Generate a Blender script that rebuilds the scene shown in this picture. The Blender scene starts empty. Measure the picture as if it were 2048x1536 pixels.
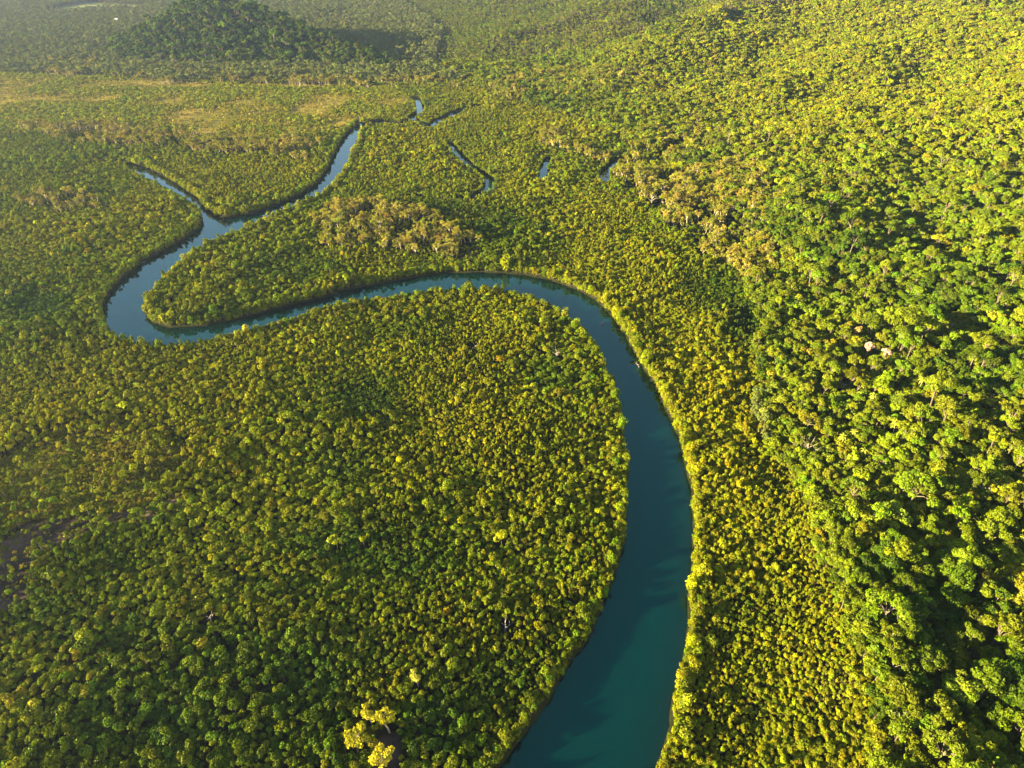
import bpy, math
import numpy as np

# ------------------------------------------------------------------ basics
S = bpy.context.scene
C = S.collection
rng = np.random.default_rng(7)
CAM_H, PITCH, FPX = 300.0, math.radians(35.3), 1366.0     # camera height, downward tilt, focal length in px of a 2048 wide frame
CP, SP = math.cos(PITCH), math.sin(PITCH)


def project(X, Y, Z):
    d = Y * CP - (Z - CAM_H) * SP
    u = Y * SP + (Z - CAM_H) * CP
    dd = np.maximum(d, 1.0)
    return 1024 + FPX * X / dd, 768 - FPX * u / dd, d


def ground_at(px, py, z=0.0):
    """the place on the ground (height z) seen at a point of the photograph"""
    a, b = (px - 1024) / FPX, (768 - py) / FPX
    vy, vz = CP + b * SP, -SP + b * CP
    t = (z - CAM_H) / vz
    return a * t, vy * t


# ------------------------------------------------------------------ noise
_tab = np.random.default_rng(3).random((256, 256))


def vnoise(x, y, scale, seed=0):
    x = np.asarray(x, float) / scale + 17.3 * seed + 500
    y = np.asarray(y, float) / scale + 9.7 * seed + 500
    xi, yi = np.floor(x).astype(int), np.floor(y).astype(int)
    fx, fy = x - xi, y - yi
    fx, fy = fx * fx * (3 - 2 * fx), fy * fy * (3 - 2 * fy)
    g = lambda i, j: _tab[(xi + i) % 256, (yi + j) % 256]
    return (g(0, 0) * (1 - fx) + g(1, 0) * fx) * (1 - fy) + (g(0, 1) * (1 - fx) + g(1, 1) * fx) * fy


def fbm(x, y, scale, seed=0, octv=4):
    s, a, t = 0.0, 1.0, 0.0
    for k in range(octv):
        s = s + a * vnoise(x, y, scale / 2 ** k, seed + k)
        t += a
        a *= 0.5
    return s / t


# ------------------------------------------------------------------ geometry tests
def in_poly(px, py, poly):
    poly = np.asarray(poly, float)
    ins = np.zeros(np.shape(px), bool)
    x1, y1 = poly[-1]
    for x2, y2 in poly:
        if y1 != y2:
            c = ((y2 > py) != (y1 > py)) & (px < (x1 - x2) * (py - y2) / (y1 - y2) + x2)
            ins ^= c
        x1, y1 = x2, y2
    return ins


def seg_dist(X, Y, pts, closed=False):
    pts = np.asarray(pts, float)
    n = len(pts)
    best = np.full(np.shape(X), 1e9)
    side = np.zeros(np.shape(X))
    par = np.zeros(np.shape(X))
    for i in range(n if closed else n - 1):
        a, b = pts[i], pts[(i + 1) % n]
        dx, dy = b - a
        L2 = dx * dx + dy * dy + 1e-9
        t = np.clip(((X - a[0]) * dx + (Y - a[1]) * dy) / L2, 0, 1)
        ex, ey = X - (a[0] + t * dx), Y - (a[1] + t * dy)
        d = np.hypot(ex, ey)
        m = d < best
        best = np.where(m, d, best)
        side = np.where(m, dx * ey - dy * ex, side)
        par = np.where(m, i + t, par)
    return best, side, par


# ------------------------------------------------------------------ the river, traced on the photograph and laid on the ground
# (px, py, height of what bounds the water there: 0 at a far bank's foot, crown height at a near bank)
BANK_A = [(960, 1600, 1), (1000, 1536, 1), (1040, 1480, 1), (1085, 1420, 1), (1130, 1350, 1), (1180, 1265, 1), (1215, 1195, 1), (1240, 1120, 1), (1252, 1050, 1),
          (1256, 980, 1), (1252, 900, 1), (1244, 820, 1), (1225, 760, 2), (1200, 705, 2), (1172, 660, 4), (1140, 632, 5), (1100, 605, 5.5), (1050, 587, 5.5),
          (1000, 576, 5.5), (940, 573, 5.5), (880, 577, 5.5), (800, 588, 5.5), (700, 602, 5.5), (620, 622, 5.5), (540, 648, 5.5), (470, 665, 5.5), (400, 680, 5.5),
          (330, 686, 5.5), (270, 682, 5.5), (225, 668, 4), (207, 645, 1), (205, 612, 0), (220, 585, 0), (250, 552, 0), (290, 522, 0), (330, 500, 0), (370, 478, 0),
          (398, 458, 0), (404, 440, 1), (400, 420, 4), (380, 402, 5), (350, 384, 5), (310, 364, 5), (275, 346, 5), (255, 334, 5)]
BANK_C = [(255, 326, 0), (285, 333, 0), (320, 350, 0), (360, 374, 0), (395, 398, 0), (410, 420, 0), (430, 433, 0), (455, 437, 0), (500, 428, 0), (550, 412, 0),
          (600, 390, 0), (635, 368, 0), (655, 340, 0), (668, 310, 0), (685, 280, 0), (705, 256, 0), (722, 246, 0)]
BANK_B = [(738, 251, 3), (720, 262, 3), (713, 285, 3), (702, 315, 3), (682, 345, 4), (660, 373, 5.5), (620, 397, 5.5), (560, 422, 5.5), (500, 452, 5.5), (450, 472, 5.5),
          (410, 487, 5.5), (375, 508, 5.5), (345, 534, 5), (325, 557, 4), (305, 582, 3), (290, 602, 1), (288, 625, 0), (305, 645, 0), (340, 655, 0), (400, 653, 0),
          (470, 640, 0), (530, 625, 0), (580, 612, 0), (640, 597, 0), (690, 580, 0), (760, 568, 0), (840, 553, 0), (900, 546, 0), (980, 545, 0), (1050, 550, 0),
          (1100, 560, 0), (1150, 578, 0), (1190, 600, 0), (1225, 635, 0), (1255, 680, 0), (1280, 725, 0), (1310, 780, 0), (1335, 830, 0), (1355, 870, 0),
          (1372, 940, 0), (1383, 1000, 0), (1385, 1080, 0), (1380, 1180, 0), (1368, 1290, 0), (1350, 1380, 0), (1330, 1470, 0), (1310, 1536, 0), (1285, 1600, 0)]
RIVER = np.array([ground_at(*p) for p in BANK_A + BANK_C + BANK_B])
CREEKS = [([(728, 252), (760, 243), (800, 246), (830, 240), (856, 252), (880, 240), (905, 228), (925, 219), (950, 214)], 8.0),
          ([(830, 195), (838, 208), (842, 222), (822, 238)], 7.0),
          ([(900, 288), (920, 312), (940, 332), (968, 350), (984, 362), (975, 380), (945, 398), (900, 400), (840, 396)], 6.2),
          ([(1086, 356), (1087, 336), (1096, 318)], 6.0),
          ([(1208, 362), (1212, 342), (1232, 324), (1262, 316), (1300, 318), (1332, 306), (1350, 300)], 6.5),
          ([(255, 331), (235, 322), (212, 316)], 5.0)]
CREEKS = [(np.array([ground_at(x, y, 2.0) for x, y in p]), w) for p, w in CREEKS]


def shore_dist(X, Y):
    """metres to the waterline: negative in the water"""
    d, _, _ = seg_dist(X, Y, RIVER, True)
    out = np.where(in_poly(X, Y, RIVER), -d, d)
    for pts, w in CREEKS:
        dc, _, par = seg_dist(X, Y, pts)
        out = np.minimum(out, dc - w * (0.75 + 0.5 * vnoise(X, Y, 30, 4)))
    return out + 3.6 * (fbm(X, Y, 14, 81, 3) - 0.5)


# ------------------------------------------------------------------ terrain
FOOT = [(100, -800), (135, 60), (158, 280), (210, 558), (240, 735), (190, 1019), (0, 1331), (-170, 1600), (-190, 2100), (-420, 2900), (-900, 5200)]
RIDGE = [((-742, 1870), 102), ((-640, 1815), 88), ((-500, 1745), 58), ((-360, 1670), 24), ((-270, 1600), 3)]


def foot_dist(X, Y):
    d, side, _ = seg_dist(X, Y, FOOT)
    return np.where(side < 0, d, -d)                       # positive on the mountain's side


def cone_ridge(X, Y, ridge, slope):
    pts = [p for p, _ in ridge]
    hs = np.array([h for _, h in ridge] + [ridge[-1][1]], float)
    h = np.full(np.shape(X), -1e9)
    for i in range(len(pts) - 1):
        d, _, t = seg_dist(X, Y, pts[i:i + 2])
        h = np.maximum(h, hs[i] * (1 - t) + hs[i + 1] * t - slope * d)
    return h


def smooth_pos(h, w):
    return np.where(h > w, h, np.where(h < -w, 0, (h + w) ** 2 / (4 * w)))


def spur(X, Y, pix, height, width):
    """a low ridge along a line seen in the photograph"""
    pts = [ground_at(*p) for p in pix]
    d, _, t = seg_dist(X, Y, pts)
    e = np.clip(np.minimum(t, len(pts) - 1 - t) * 2 + 0.35, 0, 1)
    return height * e * np.exp(-(d / width) ** 2)


def terrain(X, Y):
    X, Y = np.asarray(X, float), np.asarray(Y, float)
    sd = shore_dist(X, Y)
    f = foot_dist(X, Y)
    dpos = np.maximum(f, 0)
    hill = cone_ridge(X, Y, RIDGE, 0.46) + 30 * (fbm(X, Y, 90, 5, 3) - 0.5) * np.clip((420 - np.hypot(X + 600, Y - 1800)) / 200, 0, 1)
    hill = smooth_pos(hill, 10)
    m = 0.09 * np.minimum(dpos, 200) + 0.20 * np.maximum(dpos - 200, 0)
    m = 400 * (1 - np.exp(-m / 400))
    rid = 1 - np.abs(2 * fbm(X * 0.9 + Y * 0.25, Y - 0.35 * X, 330, 11) - 1) * 2.2
    m = m + np.clip(dpos * 0.10, 0, 42) * (rid - 0.25) + np.clip(dpos * 0.06, 0, 12) * (fbm(X, Y, 90, 21) - 0.5) * 2
    m = smooth_pos(m - 1, 3)
    m = m + spur(X, Y, [(1510, 430, 12), (1640, 500, 14), (1800, 560, 20), (1960, 620, 28)], 20, 38)
    m = m + spur(X, Y, [(1640, 1030, 12), (1720, 1120, 14), (1740, 1260, 16), (1700, 1420, 14)], 13, 28)
    far = np.clip((Y - 3200) / 2500, 0, 1) * 260 * fbm(X, Y, 1400, 31) * np.clip((-X - 100) / 700, 0, 1)
    mx, my = ground_at(800, 462)
    mound = 5 * np.exp(-((X - mx) / 95) ** 2 - ((Y - my) / 60) ** 2)
    land = 0.7 + 0.5 * fbm(X, Y, 40, 2) + hill + m + far + mound
    bed = -0.6 + np.clip(sd, -12, 0) * 0.22
    k = np.clip((sd + 1.0) / 3.0, 0, 1)
    return bed * (1 - k) + land * k


# ------------------------------------------------------------------ meshes
def mk_mesh(name, V, F, mats=(), fmat=None, attrs=None, smooth=False):
    """V (n,3); F a list of (m,k) index arrays"""
    me = bpy.data.meshes.new(name)
    V = np.asarray(V, np.float32)
    me.vertices.add(len(V))
    me.vertices.foreach_set('co', V.ravel())
    F = [np.asarray(f, np.int32) for f in F if len(f)]
    if F:
        loops = np.concatenate([f.ravel() for f in F])
        sizes = np.concatenate([np.full(len(f), f.shape[1], np.int32) for f in F])
        starts = np.concatenate([[0], np.cumsum(sizes)[:-1]]).astype(np.int32)
        me.loops.add(len(loops))
        me.loops.foreach_set('vertex_index', loops)
        me.polygons.add(len(sizes))
        me.polygons.foreach_set('loop_start', starts)
        if fmat is not None:
            me.polygons.foreach_set('material_index', np.asarray(fmat, np.int32))
        me.polygons.foreach_set('use_smooth', np.full(len(sizes), smooth))
    for m in mats:
        me.materials.append(m)
    for an, (typ, dom, data) in (attrs or {}).items():
        a = me.attributes.new(an, typ, dom)
        a.data.foreach_set({'FLOAT': 'value', 'INT': 'value', 'FLOAT_VECTOR': 'vector'}[typ], np.asarray(data).ravel())
    me.update(calc_edges=True)
    return me


def link(name, me, parent=None, loc=None, **props):
    o = bpy.data.objects.new(name, me)
    C.objects.link(o)
    if parent is not None:
        o.parent = parent
    if loc is not None:
        o.location = loc
    for k, v in props.items():
        o[k] = v
    return o


class MB:
    """collects quads / triangles of one mesh"""
    def __init__(self):
        self.V, self.Q, self.T, self.n = [], [], [], 0

    def add(self, V, Q=(), T=()):
        V = np.asarray(V, float)
        if len(Q):
            self.Q.append(np.asarray(Q, int) + self.n)
        if len(T):
            self.T.append(np.asarray(T, int) + self.n)
        self.V.append(V)
        self.n += len(V)

    def tube(self, pts, rad, sides=6):
        pts = np.asarray(pts, float)
        k = len(pts)
        V = []
        for i in range(k):
            t = pts[min(i + 1, k - 1)] - pts[max(i - 1, 0)]
            t = t / (np.linalg.norm(t) + 1e-9)
            a = np.cross(t, [0.3, 0.9, 0.1] if abs(t[2]) > 0.7 else [0, 0, 1])
            a /= np.linalg.norm(a) + 1e-9
            b = np.cross(t, a)
            for s in range(sides):
                w = 2 * math.pi * s / sides
                V.append(pts[i] + rad[i] * (a * math.cos(w) + b * math.sin(w)))
        Q = [(i * sides + s, i * sides + (s + 1) % sides, (i + 1) * sides + (s + 1) % sides, (i + 1) * sides + s) for i in range(k - 1) for s in range(sides)]
        self.add(V, Q)
        return self

    def box(self, lo, hi):
        (a, b, c), (d, e, f) = lo, hi
        V = [(a, b, c), (d, b, c), (d, e, c), (a, e, c), (a, b, f), (d, b, f), (d, e, f), (a, e, f)]
        self.add(V, [(0, 3, 2, 1), (4, 5, 6, 7), (0, 1, 5, 4), (1, 2, 6, 5), (2, 3, 7, 6), (3, 0, 4, 7)])
        return self

    def leaves(self, r, lobes, n, size, squash=0.85, low=-0.35, loose=0.55, shell=0.72):
        """n leaf sprays over the lobes (x, y, z, radius)"""
        lobes = np.asarray(lobes, float)
        w = lobes[:, 3] ** 2
        li = r.choice(len(lobes), n, p=w / w.sum())
        d = r.normal(size=(n * 3, 3))
        d /= np.linalg.norm(d, axis=1)[:, None]
        d = d[d[:, 2] > low][:n]
        n = len(d)
        L = lobes[li[:n]]
        rad = L[:, 3] * (shell + (1.08 - shell) * r.random(n) ** 0.6)
        P = L[:, :3] + d * rad[:, None] * np.array([1, 1, squash])
        N = d + loose * r.normal(size=(n, 3)) + np.array([0, 0, 0.25])
        N /= np.linalg.norm(N, axis=1)[:, None]
        A = np.cross(N, r.normal(size=(n, 3)))
        A /= np.linalg.norm(A, axis=1)[:, None] + 1e-9
        B = np.cross(N, A)
        s = size * (0.6 + 0.8 * r.random(n))[:, None]
        b = s * (0.45 + 0.4 * r.random(n))[:, None]
        dro = N * s * 0.25
        V = np.stack([P + A * s - dro, P + B * b, P - A * s - dro, P - B * b], 1).reshape(-1, 3)
        i = np.arange(n)[:, None] * 4
        self.add(V, i + np.array([[0, 1, 2, 3]]))
        return self

    def mesh(self, name, mat, seed=0, smooth=False):
        V = np.concatenate(self.V)
        F = ([np.concatenate(self.Q)] if self.Q else []) + ([np.concatenate(self.T)] if self.T else [])
        nf = sum(len(f) for f in F)
        v = np.random.default_rng(seed).random(nf)
        return mk_mesh(name, V, F, [mat], attrs={'leaf_var': ('FLOAT', 'FACE', v.astype(np.float32))}, smooth=smooth)


# ------------------------------------------------------------------ materials
def new_mat(name):
    m = bpy.data.materials.new(name)
    m.use_nodes = True
    nt = m.node_tree
    nt.nodes.clear()
    out = nt.nodes.new('ShaderNodeOutputMaterial')
    return m, nt, out


def N(nt, typ, **kw):
    n = nt.nodes.new(typ)
    for k, v in kw.items():
        setattr(n, k, v)
    return n


def math_node(nt, op, a, b):
    n = N(nt, 'ShaderNodeMath', operation=op)
    for i, v in enumerate((a, b)):
        if isinstance(v, (int, float)):
            n.inputs[i].default_value = v
        else:
            nt.links.new(v, n.inputs[i])
    return n.outputs[0]


def leaf_material():
    m, nt, out = new_mat('leaves')
    L = nt.links.new
    tint = N(nt, 'ShaderNodeAttribute', attribute_type='INSTANCER', attribute_name='tint')
    var = N(nt, 'ShaderNodeAttribute', attribute_type='GEOMETRY', attribute_name='leaf_var')
    # each spray of leaves a little yellower or greener than the next
    hue = N(nt, 'ShaderNodeHueSaturation')
    L(math_node(nt, 'MULTIPLY_ADD', var.outputs['Fac'], 0.035), hue.inputs['Hue'])
    hue.inputs['Hue'].links[0].from_node.inputs[2].default_value = 0.4825
    L(math_node(nt, 'MULTIPLY_ADD', var.outputs['Fac'], 0.7), hue.inputs['Value'])
    hue.inputs['Value'].links[0].from_node.inputs[2].default_value = 0.65
    L(tint.outputs['Color'], hue.inputs['Color'])
    dif = N(nt, 'ShaderNodeBsdfDiffuse')
    tra = N(nt, 'ShaderNodeBsdfTranslucent')
    glo = N(nt, 'ShaderNodeBsdfGlossy')
    glo.inputs['Roughness'].default_value = 0.45
    L(hue.outputs['Color'], dif.inputs['Color'])
    L(hue.outputs['Color'], tra.inputs['Color'])
    glo.inputs['Color'].default_value = (0.9, 0.9, 0.8, 1)
    mx = N(nt, 'ShaderNodeMixShader')
    mx.inputs[0].default_value = 0.14
    L(dif.outputs[0], mx.inputs[1])
    L(tra.outputs[0], mx.inputs[2])
    mg = N(nt, 'ShaderNodeMixShader')
    mg.inputs[0].default_value = 0.008
    L(mx.outputs[0], mg.inputs[1])
    L(glo.outputs[0], mg.inputs[2])
    L(mg.outputs[0], out.inputs['Surface'])
    return m


def bark_material(name, c1, c2, rough=0.9, scale=1.5):
    m, nt, out = new_mat(name)
    L = nt.links.new
    tc = N(nt, 'ShaderNodeTexCoord')
    no = N(nt, 'ShaderNodeTexNoise')
    no.inputs['Scale'].default_value = scale
    no.inputs['Detail'].default_value = 6
    L(tc.outputs['Object'], no.inputs['Vector'])
    cr = N(nt, 'ShaderNodeValToRGB')
    cr.color_ramp.elements[0].position, cr.color_ramp.elements[1].position = 0.35, 0.65
    cr.color_ramp.elements[0].color, cr.color_ramp.elements[1].color = (*c1, 1), (*c2, 1)
    L(no.outputs['Fac'], cr.inputs['Fac'])
    b = N(nt, 'ShaderNodeBsdfPrincipled')
    b.inputs['Roughness'].default_value = rough
    L(cr.outputs['Color'], b.inputs['Base Color'])
    L(b.outputs[0], out.inputs['Surface'])
    return m


def ground_material():
    m, nt, out = new_mat('ground_soil')
    L = nt.links.new
    col = N(nt, 'ShaderNodeAttribute', attribute_type='GEOMETRY', attribute_name='soil')
    geo = N(nt, 'ShaderNodeNewGeometry')
    no = N(nt, 'ShaderNodeTexNoise')
    no.inputs['Scale'].default_value = 0.22
    no.inputs['Detail'].default_value = 8
    no.inputs['Roughness'].default_value = 0.7
    L(geo.outputs['Position'], no.inputs['Vector'])
    hs = N(nt, 'ShaderNodeHueSaturation')
    L(math_node(nt, 'MULTIPLY_ADD', no.outputs['Fac'], 1.6), hs.inputs['Value'])
    hs.inputs['Value'].links[0].from_node.inputs[2].default_value = 0.2
    L(col.outputs['Color'], hs.inputs['Color'])
    bu = N(nt, 'ShaderNodeBump')
    bu.inputs['Strength'].default_value = 0.6
    bu.inputs['Distance'].default_value = 1.2
    L(no.outputs['Fac'], bu.inputs['Height'])
    b = N(nt, 'ShaderNodeBsdfDiffuse')
    L(hs.outputs['Color'], b.inputs['Color'])
    L(bu.outputs[0], b.inputs['Normal'])
    L(b.outputs[0], out.inputs['Surface'])
    return m


def water_material():
    m, nt, out = new_mat('river_water')
    L = nt.links.new
    sh = N(nt, 'ShaderNodeAttribute', attribute_type='GEOMETRY', attribute_name='shore')   # metres from the bank: the bed shows in the shallows
    geo = N(nt, 'ShaderNodeNewGeometry')
    n1 = N(nt, 'ShaderNodeTexNoise')
    n1.inputs['Scale'].default_value = 0.05
    n1.inputs['Detail'].default_value = 5
    L(geo.outputs['Position'], n1.inputs['Vector'])
    dep = math_node(nt, 'ADD', sh.outputs['Fac'], math_node(nt, 'MULTIPLY', n1.outputs['Fac'], 9.0))
    cr = N(nt, 'ShaderNodeValToRGB')
    e = cr.color_ramp.elements
    e[0].position, e[0].color = 0.10, (0.006, 0.008, 0.006, 1)
    e[1].position, e[1].color = 0.75, (0.0003, 0.0125, 0.0120, 1)
    x = e.new(0.35)
    x.color = (0.0015, 0.0105, 0.0095, 1)
    L(math_node(nt, 'MULTIPLY', dep, 0.04), cr.inputs['Fac'])
    n2 = N(nt, 'ShaderNodeTexNoise')
    n2.inputs['Scale'].default_value = 1.1
    n2.inputs['Detail'].default_value = 4
    L(geo.outputs['Position'], n2.inputs['Vector'])
    bu = N(nt, 'ShaderNodeBump')
    bu.inputs['Strength'].default_value = 0.06
    bu.inputs['Distance'].default_value = 0.25
    L(n2.outputs['Fac'], bu.inputs['Height'])
    b = N(nt, 'ShaderNodeBsdfPrincipled')
    b.inputs['Roughness'].default_value = 0.05
    b.inputs['Subsurface Weight'].default_value = 1.0          # turbid water: light spreads sideways under the surface
    b.inputs['Subsurface Radius'].default_value = (12, 17, 17)
    b.inputs['Subsurface Scale'].default_value = 1.0
    b.inputs['IOR'].default_value = 1.65
    b.inputs['Specular Tint'].default_value = (0.06, 0.80, 0.62, 1)
    L(cr.outputs['Color'], b.inputs['Base Color'])
    L(bu.outputs[0], b.inputs['Normal'])
    L(b.outputs[0], out.inputs['Surface'])
    return m


M_LEAF = leaf_material()
M_BARK = bark_material('grey_brown_bark', (0.06, 0.045, 0.032), (0.15, 0.115, 0.085))
M_PALE = bark_material('pale_papery_bark', (0.26, 0.20, 0.14), (0.46, 0.38, 0.29))
M_DEAD = bark_material('bleached_dead_wood', (0.20, 0.16, 0.14), (0.42, 0.35, 0.31))
M_SUNK = bark_material('sunken_wood', (0.16, 0.06, 0.045), (0.30, 0.13, 0.10))
M_GROUND = ground_material()
M_WATER = water_material()

# ------------------------------------------------------------------ regions, outlined on the photograph
MARSH = [(-400, 138), (200, 152), (400, 166), (600, 168), (780, 172), (830, 198), (770, 235), (720, 244), (690, 262), (640, 278), (400, 282), (100, 264), (-400, 272)]
MUD = [(-30, 1110), (60, 1045), (190, 1035), (350, 995), (375, 1012), (270, 1072), (150, 1112), (70, 1190), (-30, 1250)]
SCRUB = [(-60, 960), (60, 880), (170, 830), (330, 830), (390, 920), (310, 1010), (180, 1032), (60, 1040), (-60, 1100)]
CLEARING = [(752, 1478), (790, 1462), (806, 1490), (800, 1600), (756, 1600), (748, 1510)]
PASTURES = [[(60, 24), (130, 12), (190, 4), (240, 9), (300, 12), (290, 20), (200, 20), (120, 28)], [(1800, 124), (1860, 122), (1872, 128), (1820, 131)],
            [(635, 34), (700, 22), (705, 26), (640, 40)]]
PAPERBARK = [([(40, 250), (150, 248), (330, 268), (480, 283), (650, 288), (655, 312), (480, 314), (330, 302), (200, 292), (60, 275)], 0.75),
             ([(640, 462), (680, 428), (760, 414), (850, 428), (930, 466), (962, 505), (880, 516), (760, 512), (650, 502)], 0.9),
             ([(1225, 350), (1345, 345), (1420, 332), (1500, 335), (1570, 385), (1510, 430), (1560, 540), (1540, 600), (1430, 535), (1350, 465), (1280, 400)], 1.0),
             ([(1080, 268), (1130, 268), (1200, 312), (1400, 258), (1440, 276), (1595, 290), (1585, 315), (1450, 308), (1250, 332), (1100, 305)], 0.5),
             ([(60, 128), (330, 142), (450, 151), (600, 153), (760, 146), (880, 152), (900, 175), (760, 172), (600, 167), (400, 164), (200, 154), (40, 144)], 0.55),
             ([(960, 168), (1060, 140), (1260, 145), (1310, 190), (1180, 198), (1000, 202)], 0.5),
             ([(30, 410), (90, 394), (200, 394), (215, 416), (100, 424)], 0.6)]


def region_masks(X, Y, Z):
    px, py, d = project(X, Y, Z)
    r = {'marsh': in_poly(px, py, MARSH), 'mud': in_poly(px, py, MUD), 'scrub': in_poly(px, py, SCRUB), 'clear': in_poly(px, py, CLEARING)}
    p = np.zeros(np.shape(X), bool)
    for q in PASTURES:
        p |= in_poly(px, py, q)
    r['pasture'] = p
    pb = np.zeros(np.shape(X))
    wob = fbm(X, Y, 40, 61, 3)
    for q, dens in PAPERBARK:
        pb = np.maximum(pb, in_poly(px + 110 * (wob - 0.5), py + 40 * (wob - 0.5), q) * dens)
    r['paper'] = pb
    r['px'], r['py'], r['d'] = px, py, d
    return r


def patches(px, py, blobs):
    """soft patches of painted shade or of golden growth: (centre x, y, half width, half height, amount) as seen in the photograph"""
    t = np.zeros(np.shape(px))
    for cx, cy_, a, b, v in blobs:
        t = np.maximum(t, v * np.exp(-(((px - cx) / a) ** 2 + ((py - cy_) / b) ** 2) ** 1.5))
    return t


DARK = [(690, 1085, 150, 45, .9), (800, 1130, 110, 40, .8), (600, 1370, 120, 60, .85), (330, 1440, 130, 70, .6), (110, 1240, 110, 60, .6), (860, 1440, 90, 70, .8), (75, 615, 55, 28, .9),  # shaded hollows of the canopy, painted in as deeper green tint
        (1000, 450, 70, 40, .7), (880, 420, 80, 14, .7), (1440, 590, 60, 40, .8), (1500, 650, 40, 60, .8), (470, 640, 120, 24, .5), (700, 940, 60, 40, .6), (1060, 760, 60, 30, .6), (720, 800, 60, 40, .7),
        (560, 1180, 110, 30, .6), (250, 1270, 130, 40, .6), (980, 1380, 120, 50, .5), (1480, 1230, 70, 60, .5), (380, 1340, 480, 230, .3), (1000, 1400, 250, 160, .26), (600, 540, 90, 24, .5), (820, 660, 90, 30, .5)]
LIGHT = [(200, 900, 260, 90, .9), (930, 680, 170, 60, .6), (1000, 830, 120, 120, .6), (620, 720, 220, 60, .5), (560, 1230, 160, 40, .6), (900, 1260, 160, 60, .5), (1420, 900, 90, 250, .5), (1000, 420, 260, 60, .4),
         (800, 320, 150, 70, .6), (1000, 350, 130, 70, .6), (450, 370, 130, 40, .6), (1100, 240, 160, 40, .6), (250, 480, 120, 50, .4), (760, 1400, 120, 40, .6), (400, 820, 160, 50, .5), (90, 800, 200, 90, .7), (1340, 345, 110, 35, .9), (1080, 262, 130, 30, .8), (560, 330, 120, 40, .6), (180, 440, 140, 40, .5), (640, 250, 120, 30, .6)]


# ------------------------------------------------------------------ ground and water
def axis(lo, hi, step, far_lo, far_hi, grow=1.09):
    core = list(np.arange(lo, hi + 0.1, step))
    s, a = step, core[-1]
    while a < far_hi:
        s *= grow
        a += s
        core.append(a)
    s, a, pre = step, core[0], []
    while a > far_lo:
        s *= grow
        a -= s
        pre.append(a)
    return np.array(pre[::-1] + core)


gx, gy = axis(-520, 520, 3.2, -13000, 13000), axis(90, 1180, 3.2, -3000, 14000, 1.06)
GX, GY = np.meshgrid(gx, gy)
GXf, GYf = GX.ravel(), GY.ravel()
GZ = terrain(GXf, GYf)
rg = region_masks(GXf, GYf, GZ)
soil = np.tile(np.array([0.020, 0.022, 0.009]), (len(GXf), 1))
nz = fbm(GXf, GYf, 60, 41)


def paint(mask, c1, c2):
    t = np.clip((nz[mask] - 0.35) / 0.3, 0, 1)[:, None]
    soil[mask] = np.array(c1) * (1 - t) + np.array(c2) * t


farm = rg['d'] > 3300
paint(farm, (0.03, 0.045, 0.012), (0.055, 0.07, 0.02))
paint(rg['marsh'], (0.11, 0.10, 0.018), (0.22, 0.165, 0.040))
paint(rg['scrub'], (0.07, 0.06, 0.012), (0.12, 0.09, 0.02))
paint(rg['mud'], (0.045, 0.034, 0.026), (0.12, 0.082, 0.060))
paint(rg['clear'], (0.06, 0.042, 0.032), (0.10, 0.07, 0.05))
paint(rg['pasture'], (0.11, 0.13, 0.05), (0.17, 0.18, 0.07))
nx, ny = len(gx), len(gy)
ii = (np.arange(ny - 1)[:, None] * nx + np.arange(nx - 1)[None, :]).ravel()
me = mk_mesh('ground', np.stack([GXf, GYf, GZ], 1), [np.stack([ii, ii + 1, ii + nx + 1, ii + nx], 1)], [M_GROUND],
             attrs={'soil': ('FLOAT_VECTOR', 'POINT', soil.astype(np.float32))}, smooth=True)
link('ground', me, kind='structure')

wx, wy = np.arange(-640, 260, 5.0), np.arange(60, 1500, 5.0)
WX, WY = np.meshgrid(wx, wy)
wsd = shore_dist(WX.ravel(), WY.ravel())
nx, ny = len(wx), len(wy)
ii = (np.arange(ny - 1)[:, None] * nx + np.arange(nx - 1)[None, :]).ravel()
quad = np.stack([ii, ii + 1, ii + nx + 1, ii + nx], 1)
quad = quad[(wsd[quad] < 7).any(1)]
used, inv = np.unique(quad, return_inverse=True)
top = inv.reshape(-1, 4)
nu = len(used)
ed = np.concatenate([top[:, [i, (i + 1) % 4]] for i in range(4)])
key = np.sort(ed, 1)
_, first, cnt = np.unique(key[:, 0] * nu + key[:, 1], return_index=True, return_counts=True)
rim = ed[first[cnt == 1]]
P = np.stack([WX.ravel()[used], WY.ravel()[used], np.zeros(nu)], 1)
side = np.stack([rim[:, 1], rim[:, 0], rim[:, 0] + nu, rim[:, 1] + nu], 1)
shv = np.maximum(-wsd[used], 0).astype(np.float32)
me = mk_mesh('river', np.concatenate([P, P - (0, 0, 14)]), [top, top[:, ::-1] + nu, side], [M_WATER], attrs={'shore': ('FLOAT', 'POINT', np.tile(shv, 2))})
link('river', me, kind='structure')

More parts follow.
